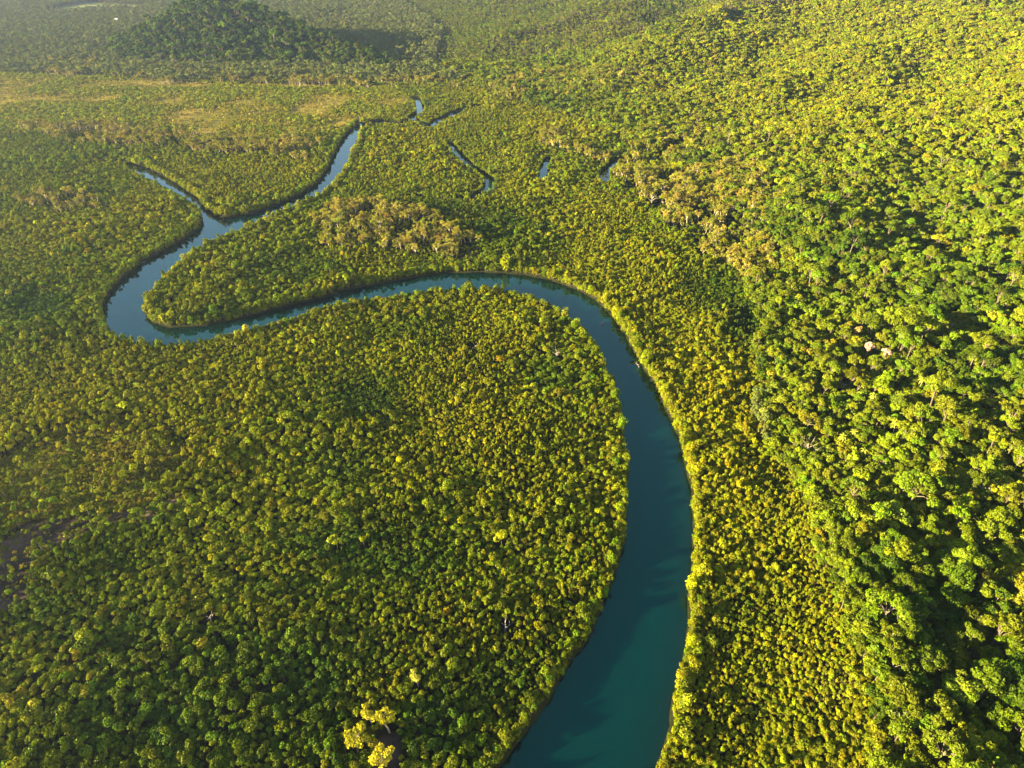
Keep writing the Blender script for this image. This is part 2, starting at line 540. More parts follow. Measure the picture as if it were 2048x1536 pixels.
# ------------------------------------------------------------------ tree forms (crown mesh, trunk mesh), base at the origin
def forms(kind, n):
    out = []
    for k in range(n):
        r = np.random.default_rng(1000 + 37 * k + sum(map(ord, kind)))
        cr, tr = MB(), MB()
        if kind == 'mangrove':                                   # domed crown about 4 m wide on a short stem
            h = 5.2 + r.random() * 1.2
            lobes = [(0, 0, h - 1.2, 1.45)]
            for j in range(r.integers(4, 7)):
                a = r.random() * 6.28
                q = 0.9 + 0.7 * r.random()
                lobes.append((q * math.cos(a), q * math.sin(a), h - 1.9 + 1.0 * r.random(), 0.75 + 0.45 * r.random()))
            cr.leaves(r, lobes, 330, 0.34, 0.9, -0.45, 0.5, 0.74)
            tr.tube([(0, 0, -0.8), (0.1, 0, h * 0.4), (0, 0.1, h - 1.2)], [0.16, 0.12, 0.06], 5)
            for j in range(4):
                a = j * 1.57 + r.random()
                tr.tube([(1.1 * math.cos(a), 1.1 * math.sin(a), -0.8), (0.5 * math.cos(a), 0.5 * math.sin(a), 0.9), (0, 0, 1.7)], [0.05, 0.06, 0.06], 4)
        elif kind == 'bank_mangrove':                            # leafy down to the water
            h = 5.6 + r.random() * 1.4
            lobes = [(0, 0, h - 1.5, 1.6), (0, 0, h * 0.45, 1.7)]
            for j in range(9):
                a = r.random() * 6.28
                q = 1.0 + 0.6 * r.random()
                lobes.append((q * math.cos(a), q * math.sin(a), 1.0 + (h - 2.2) * r.random(), 0.7 + 0.45 * r.random()))
            cr.leaves(r, lobes, 520, 0.35, 0.95, -0.7, 0.5, 0.74)
            tr.tube([(0, 0, -0.8), (0.1, 0, h * 0.4), (0, 0.1, h - 1.2)], [0.18, 0.13, 0.06], 5)
        elif kind == 'shrub':
            lobes = [(0.5 * r.normal(), 0.5 * r.normal(), 0.7 + 0.4 * r.random(), 0.5 + 0.35 * r.random()) for j in range(4)]
            cr.leaves(r, lobes, 90, 0.26, 0.9, -0.6)
            tr.tube([(0, 0, -0.3), (0, 0, 0.8)], [0.05, 0.03], 4)
        elif kind == 'rainforest':                               # broad uneven umbrella of leaf masses, about 11 m wide
            h = 17 + r.random() * 4
            R = 4.2 + r.random() * 1.2
            lobes = []
            for j in range(r.integers(11, 17)):
                a, q = r.random() * 6.28, R * math.sqrt(r.random())
                el = 1.0 + 0.35 * math.cos(2 * a + k)
                lobes.append((q * math.cos(a) * el, q * math.sin(a), h - 2.0 - 0.11 * q * q * (0.5 + r.random()) + 1.2 * r.random(), 1.2 + 1.0 * r.random()))
            cr.leaves(r, lobes, 1400, 0.44, 0.75, -0.4, 0.5, 0.72)
            top = h * 0.62
            tr.tube([(0, 0, -2), (0.2, 0.1, top * 0.5), (0, 0, top)], [0.42, 0.33, 0.26], 7)
            for l in lobes[:7]:
                tr.tube([(0, 0, top * 0.92), (l[0] * 0.45, l[1] * 0.45, (top + l[2]) / 2 + 0.4), (l[0], l[1], l[2] + 0.3)], [0.2, 0.13, 0.05], 5)
        elif kind == 'understorey':
            h = 8 + r.random() * 3
            lobes = [(1.6 * r.normal(), 1.6 * r.normal(), h - 1.5 - 1.5 * r.random(), 1.2 + 0.7 * r.random()) for j in range(6)]
            cr.leaves(r, lobes, 420, 0.48, 0.85, -0.5, 0.4, 0.75)
            tr.tube([(0, 0, -2), (0, 0, h - 2)], [0.18, 0.1], 5)
        elif kind in ('paperbark', 'gold_paperbark'):            # tall pale stem, rising limbs, narrow open crown
            h = 13.5 + r.random() * 3
            base = h * 0.42
            lean = r.normal(size=2) * 0.5
            tr.tube([(0, 0, -1), (lean[0] * .4, lean[1] * .4, base * .6), (lean[0], lean[1], base), (lean[0] * 1.2, lean[1] * 1.2, h * 0.8)], [0.36, 0.30, 0.24, 0.08], 7)
            lobes = []
            for j in range(10):
                a = j * 2.4 + r.random()
                z0 = base * (0.8 + 0.8 * r.random())
                q = 1.0 + 2.0 * r.random()
                p1 = (lean[0] + q * math.cos(a), lean[1] + q * math.sin(a), min(z0 + 2.5 + 3.5 * r.random(), h - 0.8))
                mid = (lean[0] + q * .45 * math.cos(a), lean[1] + q * .45 * math.sin(a), (z0 + p1[2]) / 2 - .3)
                tr.tube([(lean[0], lean[1], z0), mid, p1], [0.15, 0.10, 0.05], 5)
                lobes.append((p1[0], p1[1], p1[2], 0.9 + 0.5 * r.random()))
                lobes.append((p1[0] + .6 * r.normal(), p1[1] + .6 * r.normal(), p1[2] - 1.4 * r.random(), 0.6 + 0.4 * r.random()))
            cr.leaves(r, lobes, 950, 0.30, 1.15, -0.6, 0.7, 0.5)
        elif kind == 'palm':
            h = 12 + r.random() * 3
            b = r.normal(size=2) * 0.6
            tr.tube([(0, 0, -1), (b[0] * .3, b[1] * .3, h * .5), (b[0], b[1], h)], [0.2, 0.16, 0.13], 6)
            for j in range(16):
                a = j * 2.4 + 0.3 * r.random()
                up = 0.9 - 1.3 * (j / 16)
                c, s_ = math.cos(a), math.sin(a)
                V, Q = [], []
                for t in np.linspace(0, 1, 6):
                    q = 2.9 * t
                    z = h + up * q - 0.34 * q * q
                    wd = 0.5 * math.sin(math.pi * (0.12 + 0.86 * t))
                    for sg, dz in ((-1, -0.18), (0, 0), (1, -0.18)):
                        V.append((b[0] + c * q - s_ * wd * sg, b[1] + s_ * q + c * wd * sg, z + dz))
                for t in range(5):
                    for u in range(2):
                        i = t * 3 + u
                        Q.append((i, i + 1, i + 4, i + 3))
                cr.add(V, Q)
        pale = kind in ('paperbark', 'gold_paperbark', 'palm')
        out.append((cr.mesh(kind + '_crown', M_LEAF, k), tr.mesh(kind + '_trunk', M_PALE if pale else M_BARK, k, True)))
    return out


FORMS = {k: forms(k, n) for k, n in (('mangrove', 8), ('bank_mangrove', 5), ('shrub', 4), ('rainforest', 9), ('understorey', 5), ('paperbark', 6), ('gold_paperbark', 4), ('palm', 3))}


def joined(kind):
    """crown and trunk of each form in one mesh, for the masses"""
    col = bpy.data.collections.new(kind + '_forms')
    for k, (cm, tm) in enumerate(FORMS[kind]):
        V, F, fm, lv, n = [], [], [], [], 0
        for mi, me_ in enumerate((cm, tm)):
            co = np.empty(len(me_.vertices) * 3, np.float32)
            me_.vertices.foreach_get('co', co)
            ix = np.empty(len(me_.loops), np.int32)
            me_.loops.foreach_get('vertex_index', ix)
            F.append(ix.reshape(-1, 4) + n)
            fm.append(np.full(len(ix) // 4, mi))
            lv.append(np.full(len(ix) // 4, 0.5) if mi else np.random.default_rng(k).random(len(ix) // 4))
            V.append(co.reshape(-1, 3))
            n += len(co) // 3
        me_ = mk_mesh(kind, np.concatenate(V), F, [cm.materials[0], tm.materials[0]], np.concatenate(fm),
                      {'leaf_var': ('FLOAT', 'FACE', np.concatenate(lv).astype(np.float32))})
        o = bpy.data.objects.new('%s_form' % kind + '.%03d' % k, me_)
        col.objects.link(o)
    return col


def scatter_group(name, col):
    g = bpy.data.node_groups.new(name, 'GeometryNodeTree')
    g.interface.new_socket('Geometry', in_out='INPUT', socket_type='NodeSocketGeometry')
    g.interface.new_socket('Geometry', in_out='OUTPUT', socket_type='NodeSocketGeometry')
    n = g.nodes
    gi, go = n.new('NodeGroupInput'), n.new('NodeGroupOutput')
    ci = n.new('GeometryNodeCollectionInfo')
    ci.inputs['Collection'].default_value = col
    ci.inputs['Separate Children'].default_value = True
    ci.inputs['Reset Children'].default_value = True
    ip = n.new('GeometryNodeInstanceOnPoints')
    ip.inputs['Pick Instance'].default_value = True

    def attr(nm, typ, sock):
        a = n.new('GeometryNodeInputNamedAttribute')
        a.data_type = typ
        a.inputs['Name'].default_value = nm
        g.links.new(next(s for s in a.outputs if s.name == 'Attribute' and s.enabled), ip.inputs[sock])
    attr('form', 'INT', 'Instance Index')
    attr('turn', 'FLOAT_VECTOR', 'Rotation')
    attr('size', 'FLOAT_VECTOR', 'Scale')
    g.links.new(gi.outputs[0], ip.inputs['Points'])
    g.links.new(ci.outputs[0], ip.inputs['Instance'])
    g.links.new(ip.outputs[0], go.inputs[0])
    return g


GROUPS = {}


def mass(name, kind, T, label):
    """one object holding every tree of a mass nobody could count"""
    if kind not in GROUPS:
        GROUPS[kind] = scatter_group(kind + '_scatter', joined(kind))
    n = len(T['X'])
    me_ = mk_mesh(name, np.stack([T['X'], T['Y'], T['Z']], 1), [],
                  attrs={'form': ('INT', 'POINT', T['form'].astype(np.int32)), 'turn': ('FLOAT_VECTOR', 'POINT', T['turn'].astype(np.float32)),
                         'size': ('FLOAT_VECTOR', 'POINT', T['size'].astype(np.float32)), 'tint': ('FLOAT_VECTOR', 'POINT', T['tint'].astype(np.float32))})
    o = link(name, me_, kind='stuff', label=label, category=name.replace('_', ' '))
    md = o.modifiers.new('scatter', 'NODES')
    md.node_group = GROUPS[kind]
    print(name, n)
    return o


def individual(name, kind, form, loc, turn, size, tint, label, category, group=None):
    """one tree as a thing with crown and trunk"""
    o = bpy.data.objects.new(name, None)
    C.objects.link(o)
    o.empty_display_size = 0.5
    o.location = loc
    o.rotation_euler = turn
    o.scale = size
    o['label'], o['category'] = label, category
    if group:
        o['group'] = group
    cm, tm = FORMS[kind][form]
    c = link('crown', cm, o)
    c['tint'] = [float(v) for v in tint]
    link('trunk', tm, o)
    return o


# ------------------------------------------------------------------ planting
def cells(step, dmin, dmax, seed, jit=0.42, margin=1.16, x_lo=-4000, x_hi=4000):
    """jittered spots over the ground the picture takes in, between two depths"""
    r = np.random.default_rng(seed)
    ymax = min(3500, dmax / CP)
    xs = np.arange(max(x_lo, -0.75 * margin * (ymax * CP + 174) - 40), min(x_hi, 0.75 * margin * (ymax * CP + 174) + 40), step)
    ys = np.arange(100, ymax, step * 0.9)
    X, Y = np.meshgrid(xs, ys)
    X = X + (np.arange(len(ys)) % 2)[:, None] * step * 0.5
    X, Y = X.ravel(), Y.ravel()
    d0 = Y * CP + CAM_H * SP
    k = (np.abs(X) < 0.75 * margin * d0 + 40) & (d0 >= dmin) & (d0 < dmax)
    X, Y = X[k], Y[k]
    X = X + r.uniform(-jit, jit, len(X)) * step
    Y = Y + r.uniform(-jit, jit, len(Y)) * step
    return X, Y


def pick(T, k):
    return {a: b[k] for a, b in T.items()}


def joinT(*Ts):
    return {a: np.concatenate([t[a] for t in Ts]) for a in Ts[0]}


def make(X, Y, Z, nform, s, r, tint, tilt=0.06, hvar=0.12):
    n = len(X)
    turn = np.stack([r.normal(size=n) * tilt, r.normal(size=n) * tilt, r.random(n) * 6.28], 1)
    size = np.stack([s * (1 + .08 * r.normal(size=n)), s * (1 + .08 * r.normal(size=n)), s * (1 + hvar * r.normal(size=n))], 1)
    return dict(X=X, Y=Y, Z=Z, form=r.integers(0, nform, n), turn=turn, size=np.clip(size, 0.2, 3), tint=tint)


def blend(cols, w):
    """cols (k,3) mixed by weights w (k,n)"""
    w = np.asarray(w)
    w = w / w.sum(0)
    return w.T @ np.asarray(cols)


OLIVE, GREEN, DEEP, GOLD, BROWN = (0.138, 0.148, 0.0015), (0.075, 0.125, 0.0015), (0.024, 0.054, 0.0018), (0.235, 0.210, 0.0015), (0.13, 0.100, 0.005)
TAN, PINK = (0.25, 0.205, 0.032), (0.36, 0.22, 0.18)


def vary(t, r, a=0.22):
    n = len(t)
    return t * np.exp(a * r.normal(size=n))[:, None] * np.exp(0.07 * r.normal(size=(n, 3)))


SPECIAL = [  # name, form kind, form, crown's place on the photograph, height, spread, tint, label
    ('paperbark_tree', 'gold_paperbark', 0, (708, 1474), 15, 1.55, (0.29, 0.26, 0.006), 'widest glowing yellow paperbark left of the brown clearing at the bottom edge'),
    ('paperbark_tree', 'gold_paperbark', 1, (738, 1424), 12, 1.0, (0.28, 0.25, 0.008), 'slim yellow paperbark with bare twig top, uppermost beside the brown clearing'),
    ('paperbark_tree', 'gold_paperbark', 2, (774, 1436), 15, 1.3, (0.29, 0.26, 0.006), 'tall yellow paperbark with pale stem standing on the upper end of the brown clearing'),
    ('paperbark_tree', 'gold_paperbark', 3, (755, 1510), 17, 1.6, (0.35, 0.30, 0.012), 'glowing yellow paperbark with white trunk, cut by the bottom edge of the picture'),
    ('paperbark_tree', 'gold_paperbark', 1, (834, 1352), 11, 0.9, (0.30, 0.28, 0.03), 'pale forked tree with thin olive crown in the dark hollow above the yellow paperbarks'),
    ('round_tree', 'understorey', 2, (672, 1080), 10, 0.95, (0.17, 0.19, 0.004), 'larger of two round pale green trees standing above the shaded mangroves'),
    ('round_tree', 'understorey', 3, (726, 1078), 9, 0.72, (0.17, 0.19, 0.004), 'smaller of two round pale green trees standing above the shaded mangroves'),
    ('bright_tree', 'understorey', 1, (1003, 1076), 9, 1.15, (0.30, 0.30, 0.003), 'bright yellow green clump tree in the middle of the river loop canopy'),
    ('pink_tree', 'rainforest', 1, (1738, 697), 22, 0.72, (0.46, 0.30, 0.25), 'pinkish grey tree on the right slope, left of its twin'),
    ('pink_tree', 'rainforest', 4, (1773, 704), 22, 0.72, (0.46, 0.27, 0.24), 'pinkish grey tree on the right slope, right of its twin'),
    ('rust_tree', 'rainforest', 3, (1714, 666), 21, 0.68, (0.36, 0.23, 0.07), 'rust brown tree on the right slope just above the two pinkish trees'),
    ('red_brown_tree', 'rainforest', 6, (1815, 1215), 18, 0.75, (0.13, 0.075, 0.02), 'red brown crown beside the deep shaded gully on the right slope'),
    ('lime_tree', 'rainforest', 0, (1790, 840), 17, 0.75, (0.15, 0.27, 0.004), 'bright lime green crown on the middle of the right slope'),
]
DEAD = [  # name, top's place on the photograph, height, label, lean, seed, limbs
    ('dead_tree', (1304, 392), 17, 'pale bare snag standing alone left of the paperbark row', (0.6, 0), 1, 7),
    ('dead_tree', (1622, 885), 19, 'bleached dead tree with spreading bare branches on the lower right slope', (-1, 0.5), 2, 10),
    ('dead_tree', (1684, 768), 17, 'bent white dead stem among green crowns below the pinkish trees', (3, 1), 3, 7),
    ('dead_tree', (1112, 704), 9, 'small grey leafless tree in the mangroves inside the loop, near the river', (0.5, 0), 4, 7),
    ('dead_tree', (1965, 968), 18, 'dead branching tree on the right slope near the picture edge', (1, 0), 5, 9),
    ('leaning_dead_tree', (1281, 726), 6, 'dead leafless tree leaning off the right bank over the water', (-3.5, -1.0), 6, 5),
    ('dead_stump', (416, 1232), 6, 'pale dead stump in a dark gap of the lower left mangroves', (0.8, 0.2), 7, 4),
    ('dead_stump', (1010, 1247), 8, 'single whitish dead top in the mangroves close to the lower river bend', (0.2, 0), 8, 4),
    ('fallen_tree', (942, 688), 5, 'fallen dead tree lying in a dark canopy gap inside the river loop', (5.5, -1), 9, 4),
    ('sunken_tree', (1197, 655), 2.2, 'reddish sunken tree top just breaking the water in the river bend', (4.0, 4.5), 10, 6),
]


def foot_of(px_, py_, up):
    """foot of something whose crown, this far up, shows at the given place"""
    x, y = ground_at(px_, py_, up)
    for _ in range(12):
        z = float(terrain(np.array([x]), np.array([y]))[0])
        x2, y2 = ground_at(px_, py_, z + up)
        x, y = 0.5 * (x + x2), 0.5 * (y + y2)
    return x, y, z


FORM_H = {'gold_paperbark': 15.0, 'understorey': 9.5, 'rainforest': 19.0}
SPEC_AT = [foot_of(*q[3], q[4] * 0.8) for q in SPECIAL]
DEAD_AT = [foot_of(*q[1], q[2] * 0.8) for q in DEAD]
KEEP = [(x, y, 1.8 + 1.6 * q[5] if q[1] != 'rainforest' else 5.0) for q, (x, y, z) in zip(SPECIAL, SPEC_AT)] + [(x, y, 4.0 if q[0] != 'fallen_tree' else 5.5) for q, (x, y, z) in zip(DEAD, DEAD_AT)]


def keep_clear(X, Y):
    k = np.ones(len(X), bool)
    for x, y, rr in KEEP:
        k &= (X - x) ** 2 + (Y - y) ** 2 > rr * rr
    return k


# ---- mangroves
r = np.random.default_rng(11)
parts = []
for step, d0, d1 in ((1.9, 0, 620), (1.5, 0, 760), (2.1, 620, 950), (2.6, 950, 1480)):
    X, Y = cells(step, d0, d1, 100 + int(d0)) if step > 1.6 else cells(step, d0, d1, 99, x_lo=40, x_hi=300)
    on_strip = (X > 62) & (Y < 700)
    k = on_strip if step < 1.6 else ~on_strip
    X, Y = X[k], Y[k]
    f = foot_dist(X, Y)
    k = f < 14 + 22 * (fbm(X, Y, 60, 8) - 0.5) * 2
    X, Y = X[k], Y[k]
    sd = shore_dist(X, Y)
    k = (sd > 1.3) & keep_clear(X, Y)
    X, Y, sd = X[k], Y[k], sd[k]
    Z = terrain(X, Y)
    rg = region_masks(X, Y, Z)
    k = ~(rg['marsh'] | rg['clear'] | rg['pasture']) & (Z < 22) & (r.random(len(X)) > rg['paper'] * 0.75)
    k &= ~rg['mud'] | (r.random(len(X)) < 0.10 + 0.9 * (fbm(X, Y, 16, 73, 2) > 0.52))
    k &= ~rg['scrub'] | (r.random(len(X)) < 0.10 + 0.3 * (fbm(X, Y, 30, 71) > 0.56))
    patch = fbm(X, Y, 28, 9, 3)
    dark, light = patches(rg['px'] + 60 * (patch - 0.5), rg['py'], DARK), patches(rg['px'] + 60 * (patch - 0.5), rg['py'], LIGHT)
    strip = np.clip((X - 45) / 50, 0, 1) * (Y < 760)
    sf = (0.49 if step < 2 else 0.52) + 1.05 * np.clip(fbm(X, Y, 75, 15, 3) - 0.36, 0, 0.32) - 0.08 * strip
    sf = np.where(step < 1.6, 0.40 + 0.35 * np.clip(fbm(X, Y, 40, 16, 3) - 0.36, 0, 0.3) / 0.3, sf)
    sf = sf * (1 - 0.2 * light)
    k &= r.random(len(X)) < np.clip((0.62 if step > 1.6 else 0.60) / sf, 0, 1) ** 2 * 0.97
    X, Y, Z, sd, patch, sf, dark, light = X[k], Y[k], Z[k], sd[k], patch[k], sf[k], dark[k], light[k]
    f = foot_dist(X, Y)
    big = fbm(X, Y, 130, 14, 3)
    gn = np.clip((big - 0.40) / 0.18, 0, 1)
    right = np.clip((X - 60) / 60, 0, 1) * (Y < 700)
    w = np.stack([0.55 + 0.7 * right + 0.4 * (1 - gn), 0.25 + 0.9 * gn * (1 - 0.5 * right), 0.18 * gn + 0.05, 0.10 + 0.25 * right + 0.15 * (patch > 0.55), 0.06 + 0 * gn])
    w = w * np.stack([(1 - .7 * dark) * (1 + 0.6 * light), 1 - .5 * light, (1 + 45 * dark) * (1 - .8 * light), (1 - .95 * dark) * (1 + 7 * light), 1 - .5 * light])  # hollow shade goes into the tint as deep green
    w = w * np.exp(0.8 * r.normal(size=w.shape))
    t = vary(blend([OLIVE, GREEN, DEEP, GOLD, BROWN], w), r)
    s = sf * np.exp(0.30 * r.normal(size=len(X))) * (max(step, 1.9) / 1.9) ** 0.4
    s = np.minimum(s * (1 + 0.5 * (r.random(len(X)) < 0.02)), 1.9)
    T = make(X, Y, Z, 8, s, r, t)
    T['size'][:, 2] = np.clip((0.62 + 0.9 * np.clip(fbm(X, Y, 42, 19, 3) - 0.32, 0, 1)) * np.exp(0.27 * r.normal(size=len(X))) * (0.60 + 0.5 * s) * (1 - 0.35 * dark + 0.1 * light) * np.where((Y > 760) & (sd < 14), 0.72, 1), 0.4, 2.2)
    T['sd'] = sd
    parts.append(T)
MANG = joinT(*parts)
# the bank's own row, leafy to the water
bx, by, bsun = [], [], []
for a, b in zip(RIVER, np.roll(RIVER, -1, 0)):
    L = np.hypot(*(b - a))
    for t in np.arange(0, 1, 2.3 / max(L, 2.3)):
        for off in r.uniform(0.8, 6.5, 3):
            q = a + (b - a) * t
            nrm = np.array([(b - a)[1], -(b - a)[0]]) / (L + 1e-9)
            for sg in (-1, 1):
                p = q + nrm * sg * off + r.normal(size=2) * 1.0
                if r.random() < 0.25:
                    continue
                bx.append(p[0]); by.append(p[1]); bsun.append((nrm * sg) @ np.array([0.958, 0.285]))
for pts, w_ in CREEKS:
    for a, b in zip(pts[:-1], pts[1:]):
        L = np.hypot(*(b - a))
        nrm = np.array([(b - a)[1], -(b - a)[0]]) / (L + 1e-9)
        for t in np.arange(0, 1, 2.6 / max(L, 2.6)):
            for sg in (-1, 1):
                p = a + (b - a) * t + nrm * sg * (w_ + 1.4) + r.normal(size=2) * 0.8
                bx.append(p[0]); by.append(p[1]); bsun.append(0.0)
bx, by, bsun = np.array(bx), np.array(by), np.array(bsun)
k = (shore_dist(bx, by) > 0.8) & (by > 105) & (by < 1450)
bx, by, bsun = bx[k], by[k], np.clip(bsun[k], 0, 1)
bz = np.maximum(terrain(bx, by), 0.2)
w = np.stack([0.5 + bsun, 0.7 + 0 * bx, 0.3 - 0.25 * bsun, 0.12 + 0.7 * bsun]) * np.exp(0.8 * r.normal(size=(4, len(bx))))  # side light on sun-facing banks painted in as golder leaves
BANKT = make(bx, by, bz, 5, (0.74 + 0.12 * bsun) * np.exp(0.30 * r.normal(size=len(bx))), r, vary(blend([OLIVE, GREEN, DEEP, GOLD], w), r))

# ---- marsh and scrub shrubs
sh = []
for step, d0, d1, key in ((1.9, 0, 640, 'scrub'), (3.4, 950, 1900, 'marsh')):
    X, Y = cells(step, d0, d1, 300 + int(d0), x_hi=200)
    px, py, _ = project(X, Y, 1.0 + 0 * X)
    k = in_poly(px, py, MARSH) if key == 'marsh' else (in_poly(px, py, SCRUB) | (in_poly(px, py, MUD) & (r.random(len(X)) < 0.25)))
    X, Y = X[k], Y[k]
    k = shore_dist(X, Y) > 2
    X, Y = X[k], Y[k]
    pn = fbm(X, Y, 70 if key == 'marsh' else 18, 23, 3)
    k = r.random(len(X)) < (0.25 + 1.6 * np.clip(pn - 0.34, 0, 1) / 0.3 if key == 'marsh' else 0.95)
    X, Y, pn = X[k], Y[k], pn[k]
    gn = np.clip((pn - 0.4) / 0.2, 0, 1)
    w = np.stack([0.6 + 0 * gn, 0.1 + 0.9 * gn, 0.5 * (1 - gn) + 0.15, 0.4 + 0 * gn]) * np.exp(0.7 * r.normal(size=(4, len(X))))
    t = vary(blend([OLIVE, GREEN, (0.24, 0.165, 0.03), GOLD], w), r)
    s = (1.15 if key == 'marsh' else 0.78) * np.exp(0.3 * r.normal(size=len(X))) * (1 + (0.9 * gn * (r.random(len(X)) < 0.5) if key == 'marsh' else 0))
    sh.append(make(X, Y, terrain(X, Y), 4, s, r, t, hvar=0.2))
SHRUB = sh

# ---- rainforest
RF, US, HILLT, FAR = [], [], [], []
r = np.random.default_rng(12)
for kind, step, d0, d1 in (('rainforest', 4.9, 0, 900), ('rainforest', 4.7, 900, 1500), ('rainforest', 5.2, 1500, 3050), ('understorey', 4.2, 0, 900), ('understorey', 5.5, 900, 1500)):
    X, Y = cells(step, d0, d1, 500 + int(d0) + int(step * 10))
    f = foot_dist(X, Y)
    k = (f > 6 + 22 * (fbm(X, Y, 60, 8) - 0.5) * 2) | (Y > 1480)
    X, Y, f = X[k], Y[k], f[k]
    k = (shore_dist(X, Y) > 4) & keep_clear(X, Y)
    X, Y, f = X[k], Y[k], f[k]
    Z = terrain(X, Y)
    px, py, d = project(X, Y, Z)
    rg = region_masks(X, Y, Z)
    k = ~(rg['marsh'] | rg['pasture']) & (np.abs(px - 1024) < 1024 * 1.16 + 30000 / np.maximum(d, 1)) & (py > -160)
    k &= (r.random(len(X)) > rg['paper'] * 0.8)
    if kind == 'rainforest':
        k &= r.random(len(X)) > 0.12 * (fbm(X, Y, 50, 33, 2) < 0.42)
    X, Y, Z, f, d, px_, py_ = X[k], Y[k], Z[k], f[k], d[k], px[k], py[k]
    hillh = cone_ridge(X, Y, RIDGE, 0.46)
    onhill = hillh > -6
    plain = (f < 0) & ~onhill
    big = fbm(X, Y, 190, 44, 3)
    gn = np.clip((big - 0.35) / 0.3, 0, 1)
    w = np.stack([0.24 + 0.4 * (1 - gn) + 0 * X, 0.70 + 0.5 * gn + 0.2 * onhill, 0.38 + 5.0 * onhill + 0.5 * plain, 0.06 + 0 * X, 0.10 + 0.15 * plain, 0.05 + 0.18 * plain])
    w = w * np.exp(0.9 * r.normal(size=w.shape))
    up = np.clip((px_ - 1100) / 500, 0, 1) * np.clip((420 - py_) / 200, 0, 1)  # sunlight on the upper right slope painted in as more gold
    gul = patches(px_, py_, [(1850, 1250, 120, 90, .9), (1760, 1180, 70, 60, .7), (1900, 620, 130, 35, .8), (1680, 530, 70, 35, .7), (1400, 330, 60, 30, .6), (1320, 40, 60, 40, .8), (1100, 210, 90, 25, .5), (1700, 1420, 120, 60, .6), (1930, 1420, 160, 90, .5), (1500, 700, 50, 90, .5), (1960, 780, 110, 50, .5), (1620, 1180, 60, 60, .5), (1560, 470, 60, 40, .6)])  # gully shade painted into the crown tint
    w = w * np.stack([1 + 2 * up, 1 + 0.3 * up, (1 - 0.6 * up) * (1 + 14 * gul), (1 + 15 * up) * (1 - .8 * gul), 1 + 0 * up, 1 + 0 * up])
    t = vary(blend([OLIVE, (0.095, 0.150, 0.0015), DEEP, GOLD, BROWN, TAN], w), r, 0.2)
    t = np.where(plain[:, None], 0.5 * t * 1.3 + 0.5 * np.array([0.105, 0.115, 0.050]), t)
    s = np.exp(0.30 * r.normal(size=len(X))) * np.clip(0.46 + np.maximum(f, 0) / 300, 0.46, 0.70) * (1 + 0.35 * np.clip((260 - Y) / 90, 0, 1)) * np.clip(1.18 - 0.42 * Y / 1000, 0.62, 1)
    s = np.where(plain, 0.56 * np.exp(0.25 * r.normal(size=len(X))), s)
    s = np.where(onhill, 0.78 * np.exp(0.28 * r.normal(size=len(X))), s)
    if kind == 'understorey':
        s = np.exp(0.2 * r.normal(size=len(X)))
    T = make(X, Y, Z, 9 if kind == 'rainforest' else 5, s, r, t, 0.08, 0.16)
    T['d'] = d
    if kind == 'understorey':
        US.append(T)
    else:
        RF.append(pick(T, ~onhill & ~plain))
        HILLT.append(pick(T, onhill))
        FAR.append(pick(T, plain))
RF, US, HILLT, FAR = joinT(*RF), joinT(*US), joinT(*HILLT), joinT(*FAR)

# ---- paperbarks
r = np.random.default_rng(13)
X, Y = cells(5.4, 500, 1900, 900)
px, py, d = project(X, Y, terrain(X, Y))
dens = np.zeros(len(X))
wob = fbm(X, Y, 40, 61, 3) - 0.5
for q, dd in PAPERBARK:
    dens = np.maximum(dens, in_poly(px + 110 * wob, py + 40 * wob, q) * dd)
k = (r.random(len(X)) < dens * 0.9) & (shore_dist(X, Y) > 4) & (fbm(X, Y, 26, 55, 2) > 0.36)
X, Y = X[k], Y[k]
w = np.stack([0.7 + 0 * X, 0.75 + 0 * X, 0.2 + 0 * X]) * np.exp(0.8 * r.normal(size=(3, len(X))))
PB = make(X, Y, terrain(X, Y), 6, 1.0 * np.where((X > 60) & (Y < 900), 1.0, 0.86) * np.exp(0.2 * r.normal(size=len(X))), r, vary(blend([TAN, OLIVE, BROWN], w), r, 0.18), 0.05)
PB['size'] *= np.array([1.12, 1.12, 0.84])
print('paperbarks', len(X))


# ------------------------------------------------------------------ things: the trees that show largest, one by one
def split_largest(T, n, extra=None):
    px, py, d = project(T['X'], T['Y'], T['Z'] + 4)
    ok = (px > 6) & (px < 2042) & (py > 6) & (py < 1530)
    if extra is not None:
        ok &= extra
    score = np.where(ok, T['size'][:, 0] / d, -1)
    best = np.argsort(-score)[:n]
    best = best[score[best] > 0]
    m = np.zeros(len(px), bool)
    m[best] = True
    return pick(T, m), pick(T, ~m)


def plant_each(T, name, kind, category, labeller):
    for i in range(len(T['X'])):
        lab, grp = labeller(T['X'][i], T['Y'][i])
        individual(name, kind, int(T['form'][i]), (T['X'][i], T['Y'][i], T['Z'][i]), T['turn'][i], T['size'][i], T['tint'][i], lab, category, grp)


big_m, MANG = split_largest(MANG, 300)
plant_each(big_m, 'mangrove_tree', 'mangrove', 'tree', lambda x, y:
           ('round olive green mangrove crown in the packed canopy on the near left bank', 'near mangroves left of the river') if x < 20 else
           ('small yellow olive mangrove crown in the packed strip on the near right bank', 'near mangroves right of the river'))
big_r, RF = split_largest(RF, 300)
plant_each(big_r, 'rainforest_tree', 'rainforest', 'tree', lambda x, y:
           ('broad rainforest tree with uneven umbrella crown on the near slope right of the mangrove strip', 'near rainforest trees on the right slope'))


